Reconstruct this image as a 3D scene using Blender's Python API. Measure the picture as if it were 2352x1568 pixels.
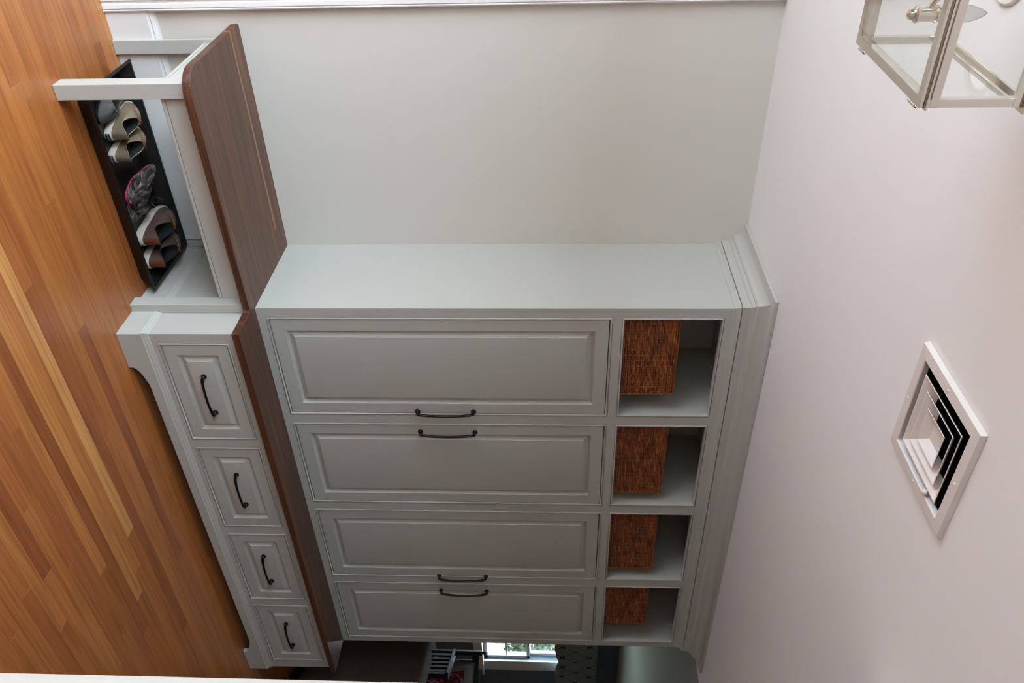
import bpy, bmesh, math, random
from mathutils import Vector, Matrix
random.seed(7)
S = bpy.context.scene
COL = S.collection
for o in list(bpy.data.objects): bpy.data.objects.remove(o)

# ------------------------------------------------------------------ camera
R0 = (0.79717364, -0.60374229, 0.0030712)
R1 = (-0.02741993, -0.04128562, -0.99877107)
R2 = (0.60312713, 0.79610976, -0.04946638)
cd = bpy.data.cameras.new('camera'); cam = bpy.data.objects.new('camera', cd); COL.objects.link(cam)
cd.sensor_width = 36; cd.sensor_fit = 'HORIZONTAL'; cd.lens = 36*1858.3264/2352; cd.clip_start = .02; cd.clip_end = 300
cx, cy, cz = [-v for v in R1], [-v for v in R0], [-v for v in R2]
cam.matrix_world = Matrix(((cx[0], cy[0], cz[0], -1.59675), (cx[1], cy[1], cz[1], -3.01383), (cx[2], cy[2], cz[2], 1.62657), (0, 0, 0, 1)))
S.camera = cam
# ------------------------------------------------------------------ world, lights, exposure
w = bpy.data.worlds.new('world'); S.world = w; w.use_nodes = True
bg = w.node_tree.nodes['Background']; bg.inputs[0].default_value = (.73, .865, 1, 1); bg.inputs[1].default_value = 34
def area(name, loc, rot, sx, sy, power, col):
    l = bpy.data.lights.new(name, 'AREA'); l.shape = 'RECTANGLE'; l.size = sx; l.size_y = sy; l.energy = power; l.color = col
    o = bpy.data.objects.new(name, l); COL.objects.link(o); o.location = loc; o.rotation_euler = rot; return o
PI = math.pi
# sunlight on the grounds outside; it does not shine straight into the hall
sl = bpy.data.lights.new('sun', 'SUN'); sl.energy = 12.5; sl.angle = .01; sl.color = (1, .97, .94)
so0 = bpy.data.objects.new('sun', sl); COL.objects.link(so0); so0.rotation_euler = Vector((-.52, .03, -.85)).to_track_quat('-Z', 'Y').to_euler()
# sky portals at the wall openings (they only guide the sampling of the sky)
for nm, lo_, ro_, sx_, sy_ in (('sky_portal_high', (-3.13, -3.0, 1.775), (0, -PI/2, 0), 1.06, 1.0), ('sky_portal_left', (-3.13, -1.25, 1.2), (0, -PI/2, 0), 2.22, 1.7), ('sky_portal_far', (6.58, 2.89, 1.45), (-PI/2, 0, 0), 2.6, 1.4)):
    po = area(nm, lo_, ro_, sx_, sy_, 1, (1, 1, 1)); po.data.cycles.is_portal = True
S.view_settings.view_transform = 'Standard'; S.view_settings.look = 'None'; S.view_settings.gamma = 1
S.view_settings.use_curve_mapping = False
S.view_settings.exposure = -0.6

# ------------------------------------------------------------------ materials
def srgb(r, g, b):
    f = lambda c: (c/255/12.92) if c/255 <= .04045 else ((c/255+.055)/1.055)**2.4
    return (f(r), f(g), f(b), 1)
class NT:
    def __init__(s, name):
        m = bpy.data.materials.new(name); m.use_nodes = True; s.m = m; s.t = m.node_tree; s.n = s.t.nodes; s.l = s.t.links
        s.b = s.n['Principled BSDF']
    def node(s, ty, **k):
        n = s.n.new(ty)
        for a, v in k.items(): setattr(n, a, v)
        return n
    def link(s, a, b): s.l.new(a, b)
    def noise(s, scale, detail=3, rough=.5, vec=None, dist=0):
        n = s.node('ShaderNodeTexNoise'); n.inputs['Scale'].default_value = scale; n.inputs['Detail'].default_value = detail
        n.inputs['Roughness'].default_value = rough; n.inputs['Distortion'].default_value = dist
        if vec: s.link(vec, n.inputs['Vector'])
        return n
    def mapping(s, src, scale=(1, 1, 1), rot=(0, 0, 0), loc=(0, 0, 0)):
        n = s.node('ShaderNodeMapping'); n.inputs['Scale'].default_value = scale; n.inputs['Rotation'].default_value = rot; n.inputs['Location'].default_value = loc
        s.link(src, n.inputs['Vector']); return n
    def ramp(s, fac, stops):
        n = s.node('ShaderNodeValToRGB'); e = n.color_ramp.elements
        while len(e) < len(stops): e.new(.5)
        for q, (p, c) in zip(e, stops): q.position = p; q.color = c
        s.link(fac, n.inputs[0]); return n
    def mix(s, f, a, b, blend='MIX'):
        n = s.node('ShaderNodeMix', data_type='RGBA', blend_type=blend)
        for v, i in ((f, 0), (a, 6), (b, 7)):
            if isinstance(v, (int, float)): n.inputs[i].default_value = v
            elif isinstance(v, tuple): n.inputs[i].default_value = v
            else: s.link(v, n.inputs[i])
        return n.outputs[2]
    def bump(s, h, strength=.2, dist=.002):
        n = s.node('ShaderNodeBump'); n.inputs['Strength'].default_value = strength; n.inputs['Distance'].default_value = dist
        s.link(h, n.inputs['Height']); s.link(n.outputs[0], s.b.inputs['Normal'])
    def set(s, **k):
        for a, v in k.items(): s.b.inputs[a.replace('_', ' ')].default_value = v
        return s
def simple(name, col, rough=.5, metal=0, bumpscale=0, bstr=.1, var=0, vscale=6, **k):
    t = NT(name); t.set(Base_Color=col, Roughness=rough, Metallic=metal)
    for a, v in k.items(): t.b.inputs[a.replace('_', ' ')].default_value = v
    tc = t.node('ShaderNodeTexCoord')
    if var:
        n = t.noise(vscale, 3, vec=tc.outputs['Object'])
        d = tuple(c*(1-var) for c in col[:3])+(1,); u = tuple(min(1, c*(1+var)) for c in col[:3])+(1,)
        t.link(t.ramp(n.outputs[0], [(.3, d), (.7, u)]).outputs[0], t.b.inputs['Base Color'])
    if bumpscale:
        n = t.noise(bumpscale, 4, vec=tc.outputs['Object']); t.bump(n.outputs[0], bstr)
    return t.m
M = {}
M['paint'] = simple('grey_cabinet_paint', srgb(181, 180, 173), .38, bumpscale=60, bstr=.012)
M['wall'] = simple('greige_wall_paint', srgb(209, 204, 195), .75, bumpscale=220, bstr=.05)
M['ceil'] = simple("ceiling_paint", srgb(242, 246, 247), .85, bumpscale=160, bstr=.05)
M['trim'] = simple('white_trim_paint', srgb(224, 221, 218), .42, bumpscale=50, bstr=.01)
M['plainwall'] = simple('white_wall_paint', srgb(196, 188, 176), .8, bumpscale=200, bstr=.04)
M['handle'] = simple('dark_bronze_metal', srgb(34, 31, 30), .32, .75, bumpscale=80, bstr=.03)
M['tray'] = simple('black_tray_plastic', srgb(13, 12, 12), .42, bumpscale=260, bstr=.08)
M['nickel'] = simple('polished_nickel', srgb(205, 196, 184), .12, 1, bumpscale=30, bstr=.01)
M['register'] = simple('register_enamel', srgb(226, 221, 216), .35, bumpscale=70, bstr=.01)
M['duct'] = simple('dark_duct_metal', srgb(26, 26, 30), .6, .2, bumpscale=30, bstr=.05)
M['gold'] = simple('gold_metallic_leather', srgb(150, 133, 108), .36, .55, bumpscale=190, bstr=.15, var=.12, vscale=30)
M['rubber'] = simple('off_white_rubber', srgb(188, 178, 164), .6, bumpscale=150, bstr=.08, var=.06, vscale=40)
M['brown'] = simple('brown_leather', srgb(84, 66, 58), .33, bumpscale=170, bstr=.15, var=.15, vscale=25)
M['redbrown'] = simple('chestnut_leather', srgb(98, 46, 30), .35, bumpscale=170, bstr=.12, var=.12, vscale=30)
M['tan'] = simple('tan_leather_lace', srgb(136, 82, 42), .5, bumpscale=200, bstr=.15, var=.15, vscale=60)
M['lining'] = simple('dark_shoe_lining', srgb(16, 14, 13), .8, bumpscale=200, bstr=.1)
M['navy'] = simple('navy_label', srgb(22, 24, 46), .5, bumpscale=200, bstr=.05)
M['lettering'] = simple('white_lettering', srgb(215, 212, 208), .6, bumpscale=200, bstr=.02)
M['suede'] = simple('grey_suede', srgb(78, 74, 70), .9, bumpscale=260, bstr=.3, var=.2, vscale=40)
M['pink'] = simple('pink_foam', srgb(206, 40, 84), .55, bumpscale=150, bstr=.06)
M['blackleather'] = simple('black_leather', srgb(30, 29, 33), .4, bumpscale=170, bstr=.12)
M['bulb'] = None
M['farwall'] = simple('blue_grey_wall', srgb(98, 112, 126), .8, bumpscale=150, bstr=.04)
M['farceil'] = simple('grey_green_ceiling', srgb(176, 188, 188), .85, bumpscale=150, bstr=.04)
M['sofa'] = simple('taupe_upholstery', srgb(92, 80, 66), .9, bumpscale=320, bstr=.35, var=.1, vscale=60)
M['blackwood'] = simple('black_painted_wood', srgb(22, 21, 23), .7, bumpscale=60, bstr=.05)
M['pillow'] = simple('grey_linen', srgb(170, 168, 166), .85, bumpscale=300, bstr=.25)
M['winframe'] = simple('white_window_paint', srgb(225, 228, 230), .45, bumpscale=60, bstr=.02)
M['lawn'] = simple('lawn_green', srgb(140, 150, 118), .95, bumpscale=6, bstr=.4, var=.25, vscale=3)
M['paving'] = simple('pale_paving', srgb(236, 232, 224), .9, bumpscale=8, bstr=.1, var=.05, vscale=1)
M['added_hedge'] = simple('added_hedge_green', srgb(62, 76, 48), .8, bumpscale=5, bstr=.3, var=.3, vscale=2.5)
M['bounce_ground'] = simple('pale_bounce_ground', srgb(196, 196, 198), .9, bumpscale=8, bstr=.2, var=.06, vscale=2)
M['siding'] = simple('white_siding', srgb(228, 226, 222), .7, bumpscale=20, bstr=.05)
M['bark'] = simple('tree_bark', srgb(110, 92, 78), .9, bumpscale=12, bstr=.6, var=.2, vscale=5)
M['leaf'] = simple('leaf_green', srgb(36, 54, 26), .7, bumpscale=5, bstr=.3, var=.35, vscale=2.5)
M['red'] = None

def glass(name, col=(1, 1, 1, 1), rough=0.0):
    t = NT(name); t.n.remove(t.b); out = t.n['Material Output']
    tr = t.node('ShaderNodeBsdfTransparent'); tr.inputs[0].default_value = col
    gl = t.node('ShaderNodeBsdfGlossy'); gl.inputs['Roughness'].default_value = .03; gl.inputs[0].default_value = (1, 1, 1, 1)
    lw_ = t.node('ShaderNodeLayerWeight'); lw_.inputs[0].default_value = .5
    pw = t.node('ShaderNodeMath', operation='POWER'); t.link(lw_.outputs['Facing'], pw.inputs[0]); pw.inputs[1].default_value = 4
    fr = t.node('ShaderNodeMath', operation='MULTIPLY_ADD'); t.link(pw.outputs[0], fr.inputs[0]); fr.inputs[1].default_value = .6; fr.inputs[2].default_value = .03
    mx = t.node('ShaderNodeMixShader'); t.link(fr.outputs[0], mx.inputs[0]); t.link(tr.outputs[0], mx.inputs[1]); t.link(gl.outputs[0], mx.inputs[2])
    t.link(mx.outputs[0], out.inputs[0]); return t.m
M['glass'] = glass('clear_glass', (.97, .98, .97, 1))
t = NT('bulb_glass'); t.set(Base_Color=(.86, .86, .82, 1), Roughness=.15, Transmission_Weight=.75, IOR=1.2); M['bulb'] = t.m
t = NT('lit_lens'); t.set(Base_Color=(.95, .95, .95, 1), Roughness=.6, Emission_Color=(1, 1, .98, 1), Emission_Strength=.35)
tc = t.node('ShaderNodeTexCoord'); t.bump(t.noise(90, 2, vec=tc.outputs['Object']).outputs[0], .05); M['lens'] = t.m

def wood_planks(name, attr):
    t = NT(name)
    tc = t.node('ShaderNodeTexCoord'); oi = t.node('ShaderNodeObjectInfo')
    if attr:
        a = t.node('ShaderNodeAttribute', attribute_name='tone'); tone = a.outputs['Fac']; vec = tc.outputs['Object']
    else:
        sp = t.node('ShaderNodeSeparateColor'); t.link(oi.outputs['Color'], sp.inputs[0]); tone = sp.outputs[0]
        ad = t.node('ShaderNodeVectorMath', operation='ADD'); t.link(tc.outputs['Object'], ad.inputs[0])
        sc = t.node('ShaderNodeVectorMath', operation='SCALE'); t.link(oi.outputs['Location'], sc.inputs[0]); sc.inputs['Scale'].default_value = 7.3
        t.link(sc.outputs[0], ad.inputs[1]); vec = ad.outputs[0]
    mp = t.mapping(vec, (1.1, 34, 8))
    n1 = t.noise(2.2, 5, .55, mp.outputs[0], .6)
    mp2 = t.mapping(vec, (5, 210, 30)); n2 = t.noise(2, 3, .6, mp2.outputs[0])
    mp3 = t.mapping(vec, (.7, 9, 4)); n3 = t.noise(1.6, 2, .5, mp3.outputs[0], 1.2)
    base = t.ramp(tone, [(0, srgb(138, 76, 40)), (.35, srgb(164, 98, 50)), (.7, srgb(184, 120, 64)), (1, srgb(206, 152, 90))])
    g = t.ramp(n1.outputs[0], [(.3, (.66, .58, .50, 1)), (.5, (.95, .92, .9, 1)), (.72, (1.08, 1.08, 1.05, 1))])
    c = t.mix(1, base.outputs[0], g.outputs[0], 'MULTIPLY')
    g2 = t.ramp(n2.outputs[0], [(.35, (.78, .72, .66, 1)), (.6, (1, 1, 1, 1))])
    c = t.mix(.5, c, g2.outputs[0], 'MULTIPLY')
    g3 = t.ramp(n3.outputs[0], [(.3, (.82, .74, .68, 1)), (.6, (1.04, 1.02, 1, 1))])
    c = t.mix(.8, c, g3.outputs[0], 'MULTIPLY')
    t.link(c, t.b.inputs['Base Color'])
    t.set(Roughness=.34); t.b.inputs['Coat Weight'].default_value = .25; t.b.inputs['Coat Roughness'].default_value = .22
    t.bump(n2.outputs[0], .05, .001)
    return t.m
M['plank'] = wood_planks('oak_plank_finish', False); M['plankfar'] = wood_planks('oak_plank_finish_far', True)

def walnut():
    t = NT('walnut_wood'); tc = t.node('ShaderNodeTexCoord'); v = tc.outputs['Object']
    mp = t.mapping(v, (.8, 26, 26)); n1 = t.noise(2, 5, .55, mp.outputs[0], .8)
    mp2 = t.mapping(v, (5, 170, 170)); n2 = t.noise(2, 3, .6, mp2.outputs[0])
    base = t.ramp(n1.outputs[0], [(.25, srgb(54, 30, 19)), (.5, srgb(86, 51, 33)), (.72, srgb(116, 75, 48))])
    c = t.mix(.55, base.outputs[0], t.ramp(n2.outputs[0], [(.35, (.62, .58, .55, 1)), (.62, (1, 1, 1, 1))]).outputs[0], 'MULTIPLY')
    sx = t.node('ShaderNodeSeparateXYZ'); t.link(v, sx.inputs[0])
    # glued-up boards: tone steps across the width
    fl = t.node('ShaderNodeMath', operation='MULTIPLY'); t.link(sx.outputs[1], fl.inputs[0]); fl.inputs[1].default_value = 11.5
    fo = t.node('ShaderNodeMath', operation='FLOOR'); t.link(fl.outputs[0], fo.inputs[0])
    wn = t.node('ShaderNodeTexWhiteNoise', noise_dimensions='1D'); t.link(fo.outputs[0], wn.inputs['W'])
    c = t.mix(.7, c, t.ramp(wn.outputs[0], [(0, (.72, .70, .70, 1)), (1, (1.15, 1.1, 1.05, 1))]).outputs[0], 'MULTIPLY')
    # sapwood streak: a narrow pale board line (object origin is the slab centre)
    wv = t.noise(1.2, 2, vec=t.mapping(v, (1.4, 0, 0)).outputs[0])
    m1 = t.node('ShaderNodeMath', operation='MULTIPLY_ADD'); t.link(wv.outputs[0], m1.inputs[0]); m1.inputs[1].default_value = .012; t.link(sx.outputs[1], m1.inputs[2])
    m2 = t.node('ShaderNodeMath', operation='SUBTRACT'); t.link(m1.outputs[0], m2.inputs[0]); m2.inputs[1].default_value = STRIPE
    m3 = t.node('ShaderNodeMath', operation='ABSOLUTE'); t.link(m2.outputs[0], m3.inputs[0])
    m4 = t.node('ShaderNodeMath', operation='LESS_THAN'); t.link(m3.outputs[0], m4.inputs[0]); m4.inputs[1].default_value = .0072
    m5 = t.node('ShaderNodeMath', operation='LESS_THAN'); t.link(sx.outputs[0], m5.inputs[0]); m5.inputs[1].default_value = -.78
    m6 = t.node('ShaderNodeMath', operation='MULTIPLY'); t.link(m4.outputs[0], m6.inputs[0]); t.link(m5.outputs[0], m6.inputs[1])
    m7 = t.node('ShaderNodeMath', operation='MULTIPLY'); t.link(m6.outputs[0], m7.inputs[0]); m7.inputs[1].default_value = .75
    c = t.mix(m7.outputs[0], c, srgb(150, 112, 72))
    t.link(c, t.b.inputs['Base Color']); t.set(Roughness=.42); t.b.inputs['Coat Weight'].default_value = .06; t.b.inputs['Coat Roughness'].default_value = .25
    t.bump(n2.outputs[0], .05, .001); return t.m
STRIPE = .249
M['walnut'] = walnut()

def rattan():
    t = NT('brown_rattan'); tc = t.node('ShaderNodeTexCoord'); v = tc.outputs['Object']
    n = t.noise(1, 4, .6, t.mapping(v, (14, 30, 130)).outputs[0])
    n2 = t.noise(9, 2, vec=v)
    c = t.ramp(n.outputs[0], [(.3, srgb(62, 28, 14)), (.5, srgb(132, 66, 28)), (.72, srgb(196, 116, 52))])
    c2 = t.mix(.6, c.outputs[0], t.ramp(n2.outputs[0], [(.3, (.55, .5, .45, 1)), (.7, (1.1, 1.05, 1, 1))]).outputs[0], 'MULTIPLY')
    t.link(c2, t.b.inputs['Base Color']); t.set(Roughness=.42); t.bump(n.outputs[0], .2); return t.m
M['rattan'] = rattan()
def snake():
    t = NT('snakeskin_print'); tc = t.node('ShaderNodeTexCoord'); v = tc.outputs['Object']
    vo = t.node('ShaderNodeTexVoronoi', feature='DISTANCE_TO_EDGE'); vo.inputs['Scale'].default_value = 24; t.link(t.mapping(v, (1, .6, 1)).outputs[0], vo.inputs['Vector'])
    n = t.noise(15, 4, .65, t.mapping(v, (1, .5, 1)).outputs[0], 1.5)
    a = t.ramp(n.outputs[0], [(.42, srgb(40, 36, 38)), (.5, srgb(120, 112, 108)), (.7, srgb(178, 170, 164))])
    b = t.ramp(vo.outputs[0], [(.02, srgb(36, 32, 34)), (.1, (1, 1, 1, 1))])
    t.link(t.mix(.75, a.outputs[0], b.outputs[0], 'MULTIPLY'), t.b.inputs['Base Color']); t.set(Roughness=.45); t.bump(vo.outputs[0], .2); return t.m
M['snake'] = snake()
def valance():
    t = NT('trellis_print_fabric'); tc = t.node('ShaderNodeTexCoord'); v = tc.outputs['Object']
    mp = t.mapping(v, (9, 9, 6)); s1 = t.node('ShaderNodeSeparateXYZ'); t.link(mp.outputs[0], s1.inputs[0])
    def m(op, a, b=None):
        n = t.node('ShaderNodeMath', operation=op)
        for i, q in enumerate((a, b)):
            if q is None: continue
            if isinstance(q, (int, float)): n.inputs[i].default_value = q
            else: t.link(q, n.inputs[i])
        return n.outputs[0]
    f = m('ADD', m('COSINE', m('MULTIPLY', s1.outputs[0], 3.1416)), m('COSINE', m('MULTIPLY', s1.outputs[2], 3.1416)))
    ab = m('ABSOLUTE', f)
    c = t.ramp(ab, [(0, srgb(58, 68, 72)), (.12, srgb(58, 68, 72)), (.2, srgb(176, 174, 160)), (.3, srgb(176, 174, 160)), (.4, srgb(112, 126, 132)), (1, srgb(124, 140, 146))])
    c.color_ramp.interpolation = 'LINEAR'
    t.link(c.outputs[0], t.b.inputs['Base Color']); t.set(Roughness=.9); t.bump(t.noise(200, 2, vec=v).outputs[0], .1); return t.m
M['valance'] = valance()
def redprint():
    t = NT('red_paisley_fabric'); tc = t.node('ShaderNodeTexCoord'); v = tc.outputs['Object']
    n = t.noise(16, 3, .6, v, 1.5)
    c = t.ramp(n.outputs[0], [(.4, srgb(112, 24, 34)), (.56, srgb(140, 44, 60)), (.62, srgb(196, 160, 190)), (.7, srgb(126, 30, 40))])
    t.link(c.outputs[0], t.b.inputs['Base Color']); t.set(Roughness=.8); t.bump(n.outputs[0], .1); return t.m
M['red'] = redprint()

# ------------------------------------------------------------------ mesh helpers
ORG = {}
class MB:
    def __init__(s): s.v = []; s.f = []
    def add(s, vs, fs):
        b = len(s.v); s.v += [tuple(p) for p in vs]; s.f += [tuple(i+b for i in f) for f in fs]; return s
    def box(s, x0, x1, y0, y1, z0, z1):
        x0, x1 = sorted((x0, x1)); y0, y1 = sorted((y0, y1)); z0, z1 = sorted((z0, z1))
        return s.add([(x0, y0, z0), (x1, y0, z0), (x1, y1, z0), (x0, y1, z0), (x0, y0, z1), (x1, y0, z1), (x1, y1, z1), (x0, y1, z1)],
                     [(0, 3, 2, 1), (4, 5, 6, 7), (0, 1, 5, 4), (1, 2, 6, 5), (2, 3, 7, 6), (3, 0, 4, 7)])
    def prism(s, poly, axis, a0, a1):
        # poly: 2D ring; axis 'x': (y,z), 'y': (x,z), 'z': (x,y)
        def P(p, a): return {'x': (a, p[0], p[1]), 'y': (p[0], a, p[1]), 'z': (p[0], p[1], a)}[axis]
        n = len(poly); vs = [P(p, a0) for p in poly]+[P(p, a1) for p in poly]
        fs = [tuple(range(n))[::-1], tuple(range(n, 2*n))]+[(i, (i+1) % n, n+(i+1) % n, n+i) for i in range(n)]
        return s.add(vs, fs)
    def rings(s, rings, cap0=False, cap1=False, closed=True):
        n = len(rings[0]); b = []; vs = []
        for r in rings: vs += [tuple(p) for p in r]
        fs = []
        for k in range(len(rings)-1):
            for i in range(n if closed else n-1):
                j = (i+1) % n; fs.append((k*n+i, k*n+j, (k+1)*n+j, (k+1)*n+i))
        if cap0: fs.append(tuple(range(n))[::-1])
        if cap1: fs.append(tuple(range((len(rings)-1)*n, len(rings)*n)))
        return s.add(vs, fs)
    def frame_rings(s, x0, x1, z0, z1, prof, y0, cap=False):
        # concentric rectangles on a plane facing -y; prof = [(inset, depth)]
        rs = []
        for t, d in prof: rs.append([(x0+t, y0+d, z0+t), (x1-t, y0+d, z0+t), (x1-t, y0+d, z1-t), (x0+t, y0+d, z1-t)])
        return s.rings(rs, cap1=cap)
    def tube(s, path, rad, n=8, caps=True, sx=1, up=(0, 0, 1)):
        path = [Vector(p) for p in path]; rs = []
        for i, p in enumerate(path):
            a = path[max(0, i-1)]; b = path[min(len(path)-1, i+1)]; d = (b-a).normalized()
            u = Vector(up) if abs(d.dot(Vector(up))) < .95 else Vector((1, 0, 0))
            e1 = d.cross(u).normalized(); e2 = e1.cross(d).normalized()
            r = rad(i/(len(path)-1)) if callable(rad) else rad
            rs.append([p+e1*math.cos(2*PI*k/n)*r*sx+e2*math.sin(2*PI*k/n)*r for k in range(n)])
        return s.rings(rs, caps, caps)
    def lathe(s, prof, c=(0, 0, 0), axis='z', n=20, cap0=True, cap1=True):
        rs = []
        for r, h in prof:
            ring = []
            for k in range(n):
                a = 2*PI*k/n; p = (r*math.cos(a), r*math.sin(a))
                ring.append({'z': (c[0]+p[0], c[1]+p[1], c[2]+h), 'y': (c[0]+p[0], c[1]+h, c[2]+p[1]), 'x': (c[0]+h, c[1]+p[0], c[2]+p[1])}[axis])
            rs.append(ring)
        return s.rings(rs, cap0, cap1)
    def molding(s, path, prof, z0=0, caps=True):
        # path: plan polyline (x,y); prof: [(out, z)] where out is to the RIGHT of travel; mitred
        n = len(path); rs = []
        for i in range(n):
            p = Vector(path[i]).to_2d()
            def nrm(a, b):
                d = (Vector(b)-Vector(a)).to_2d().normalized(); return Vector((d.y, -d.x))
            if i == 0: m = nrm(path[0], path[1])
            elif i == n-1: m = nrm(path[-2], path[-1])
            else:
                a, b = nrm(path[i-1], path[i]), nrm(path[i], path[i+1]); m = (a+b)/(1+a.dot(b))
            rs.append([(p.x+m.x*o, p.y+m.y*o, z0+z) for o, z in prof])
        return s.rings(rs, caps, caps)
    def build(s, name, mat, parent=None, smooth=None, bevel=0, seg=2, color=None):
        lo = [min(p[i] for p in s.v) for i in range(3)]; hi = [max(p[i] for p in s.v) for i in range(3)]
        c = Vector([(a+b)/2 for a, b in zip(lo, hi)])
        if parent is None: c = Vector((c.x, c.y, lo[2]))
        me = bpy.data.meshes.new(name); me.from_pydata([tuple(Vector(p)-c) for p in s.v], [], s.f)
        bm = bmesh.new(); bm.from_mesh(me); bmesh.ops.recalc_face_normals(bm, faces=bm.faces); bm.to_mesh(me); bm.free()
        me.materials.append(M[mat])
        if smooth:
            me.shade_smooth(); me.set_sharp_from_angle(angle=math.radians(smooth))
        o = bpy.data.objects.new(name, me); COL.objects.link(o)
        ORG[o] = c
        if parent is not None: o.parent = parent; o.location = c-ORG[parent]
        else: o.location = c
        if bevel:
            b = o.modifiers.new('bevel', 'BEVEL'); b.width = bevel; b.segments = seg; b.limit_method = 'ANGLE'; b.angle_limit = math.radians(40)
        return o
def thing(name, label, cat, loc, rotz=0, group=None, local=False):
    o = bpy.data.objects.new(name, None); o.empty_display_size = .05; COL.objects.link(o); o.location = loc; o.rotation_euler = (0, 0, rotz)
    o['label'] = label; o['category'] = cat
    if group: o['group'] = group
    ORG[o] = Vector((0, 0, 0)) if local else Vector(loc)
    return o
def tag(o, label, cat, group=None):
    o['label'] = label; o['category'] = cat
    if group: o['group'] = group
    return o
def struct(o, label=None):
    o['kind'] = 'structure'
    if label: o['label'] = label
    return o
def copy_tree(o, parent=None):
    c = o.copy(); COL.objects.link(c)
    if parent is not None: c.parent = parent
    for ch in list(o.children): copy_tree(ch, c)
    return c

H = 2.44
# ------------------------------------------------------------------ structure: floor with oak strip planks
FX0, FX1, FY0, FY1 = -3.0, 10.2, -5.0, 2.75
floor = struct(MB().box(FX0, FX1, FY0, FY1, -.06, -.0125).build('floor', 'plankfar'))
PW = .0525; YA = -1.0          # strip width; a board joint runs along y = YA
meshes = {}
def plank_mesh(L):
    if L not in meshes:
        b = MB(); x, y = L/2-.0003, PW/2-.00025; e = .0006
        b.add([(-x, -y, -.012), (x, -y, -.012), (x, y, -.012), (-x, y, -.012), (-x, -y, -e), (x, -y, -e), (x, y, -e), (-x, y, -e),
               (-x+e, -y+e, 0), (x-e, -y+e, 0), (x-e, y-e, 0), (-x+e, y-e, 0)],
              [(0, 1, 5, 4), (1, 2, 6, 5), (2, 3, 7, 6), (3, 0, 4, 7), (4, 5, 9, 8), (5, 6, 10, 9), (6, 7, 11, 10), (7, 4, 8, 11), (8, 9, 10, 11), (3, 2, 1, 0)])
        me = bpy.data.meshes.new('plank'); me.from_pydata(b.v, [], b.f); me.materials.append(M['plank']); meshes[L] = me
    return meshes[L]
# boards that can be told apart in the floor: row -> [(end of board, tone)]
ROWS = {0: [(.84, .93), (2.6, .34)], -1: [(-.25, .36), (1.55, .16), (3, .4)], -2: [(.425, .27), (2.3, .52)], -3: [(.95, .55), (2.5, .42)],
        -4: [(.015, .5), (1.25, .10), (3, .45)], -5: [(.7, .5), (2.2, .44)], -6: [(-.417, .56), (1.1, .46), (3, .5)], -7: [(-.78, .5), (.9, .52), (3, .4)],
        1: [(1.0, .56), (2.6, .45)], 2: [(1.1, .76), (2.4, .4)], 3: [(1.25, .14), (3, .35)], 4: [(.8, .66), (2.4, .3)], 5: [(.06, .42), (1.1, .28), (3, .4)],
        6: [(.62, .34), (3, .3)], 7: [(.295, .36), (1.2, .52), (3, .3)], 8: [(.54, .06), (1.4, .46), (3, .3)], 9: [(.75, .62), (3, .34)], 10: [(.5, .36), (3, .3)],
        -17: [(-.74, .46), (.6, .26), (3, .4)], -16: [(-.3, .5), (3, .42)]}
rng = random.Random(21)
far = MB(); fartone = []
r0 = int((YA-FY1)/PW)-1; r1 = int((YA-FY0)/PW)+1
for r in range(r0, r1+1):
    ya, yb = YA-PW*(r+1), YA-PW*r; yc = (ya+yb)/2
    if ya < FY0 or yb > FY1: continue
    seq = []; x = -2.98
    if r in ROWS:
        for xe, tn in ROWS[r]: seq.append((x, xe, tn)); x = xe
    else: x -= rng.random()*1.2
    while x < FX1:
        L = round(.8+1.5*rng.random(), 1)
        lo_, hi_ = (.40, .58) if r < -5 else (.22, .5)
        seq.append((x, x+L, lo_+(hi_-lo_)*rng.random() if rng.random() < .8 else rng.random()*.8)); x += L
    for xa, xb, tone in seq:
        xa = max(xa, FX0); xb = min(xb, FX1)
        if xb-xa < .02: continue
        xm = (xa+xb)/2; L = round(xb-xa, 3)
        vis = -1.85 < yc < -.002 and xb > -1.25 and xa < 2.75      # what the picture can see of the floor
        if vis and yc > -.62 and xa > .22 and xb < 2.35: vis = False
        if vis:
            lim = .35+(yc+1.9)*(1.95/1.11)
            if xa > lim+.25: vis = False
            low = -1.25+(yc+.55)*(-1.0) if yc < -.55 else -1.3
            if xb < low: vis = False
        if vis:
            o = bpy.data.objects.new('plank', plank_mesh(L)); COL.objects.link(o); o.parent = floor
            o.location = Vector((xm, yc, 0))-ORG[floor]; o.color = (tone, tone, tone, 1)
        else:
            far.box(xa+.0003, xb-.0003, ya+.00025, yb-.00025, -.012, -.0001); fartone += [tone]*6
fo = far.build('far_planks', 'plankfar', floor); fo['kind'] = 'stuff'
at = fo.data.attributes.new('tone', 'FLOAT', 'FACE'); at.data.foreach_set('value', fartone)

# ------------------------------------------------------------------ structure: walls, ceiling, trim
struct(MB().box(-3.0, 2.40, 0, .12, 0, H+.1).build('wall_back', 'wall'))
struct(MB().box(2.28, 2.40, .12, 2.75, 0, H+.1).build('wall_side', 'farwall'))
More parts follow.
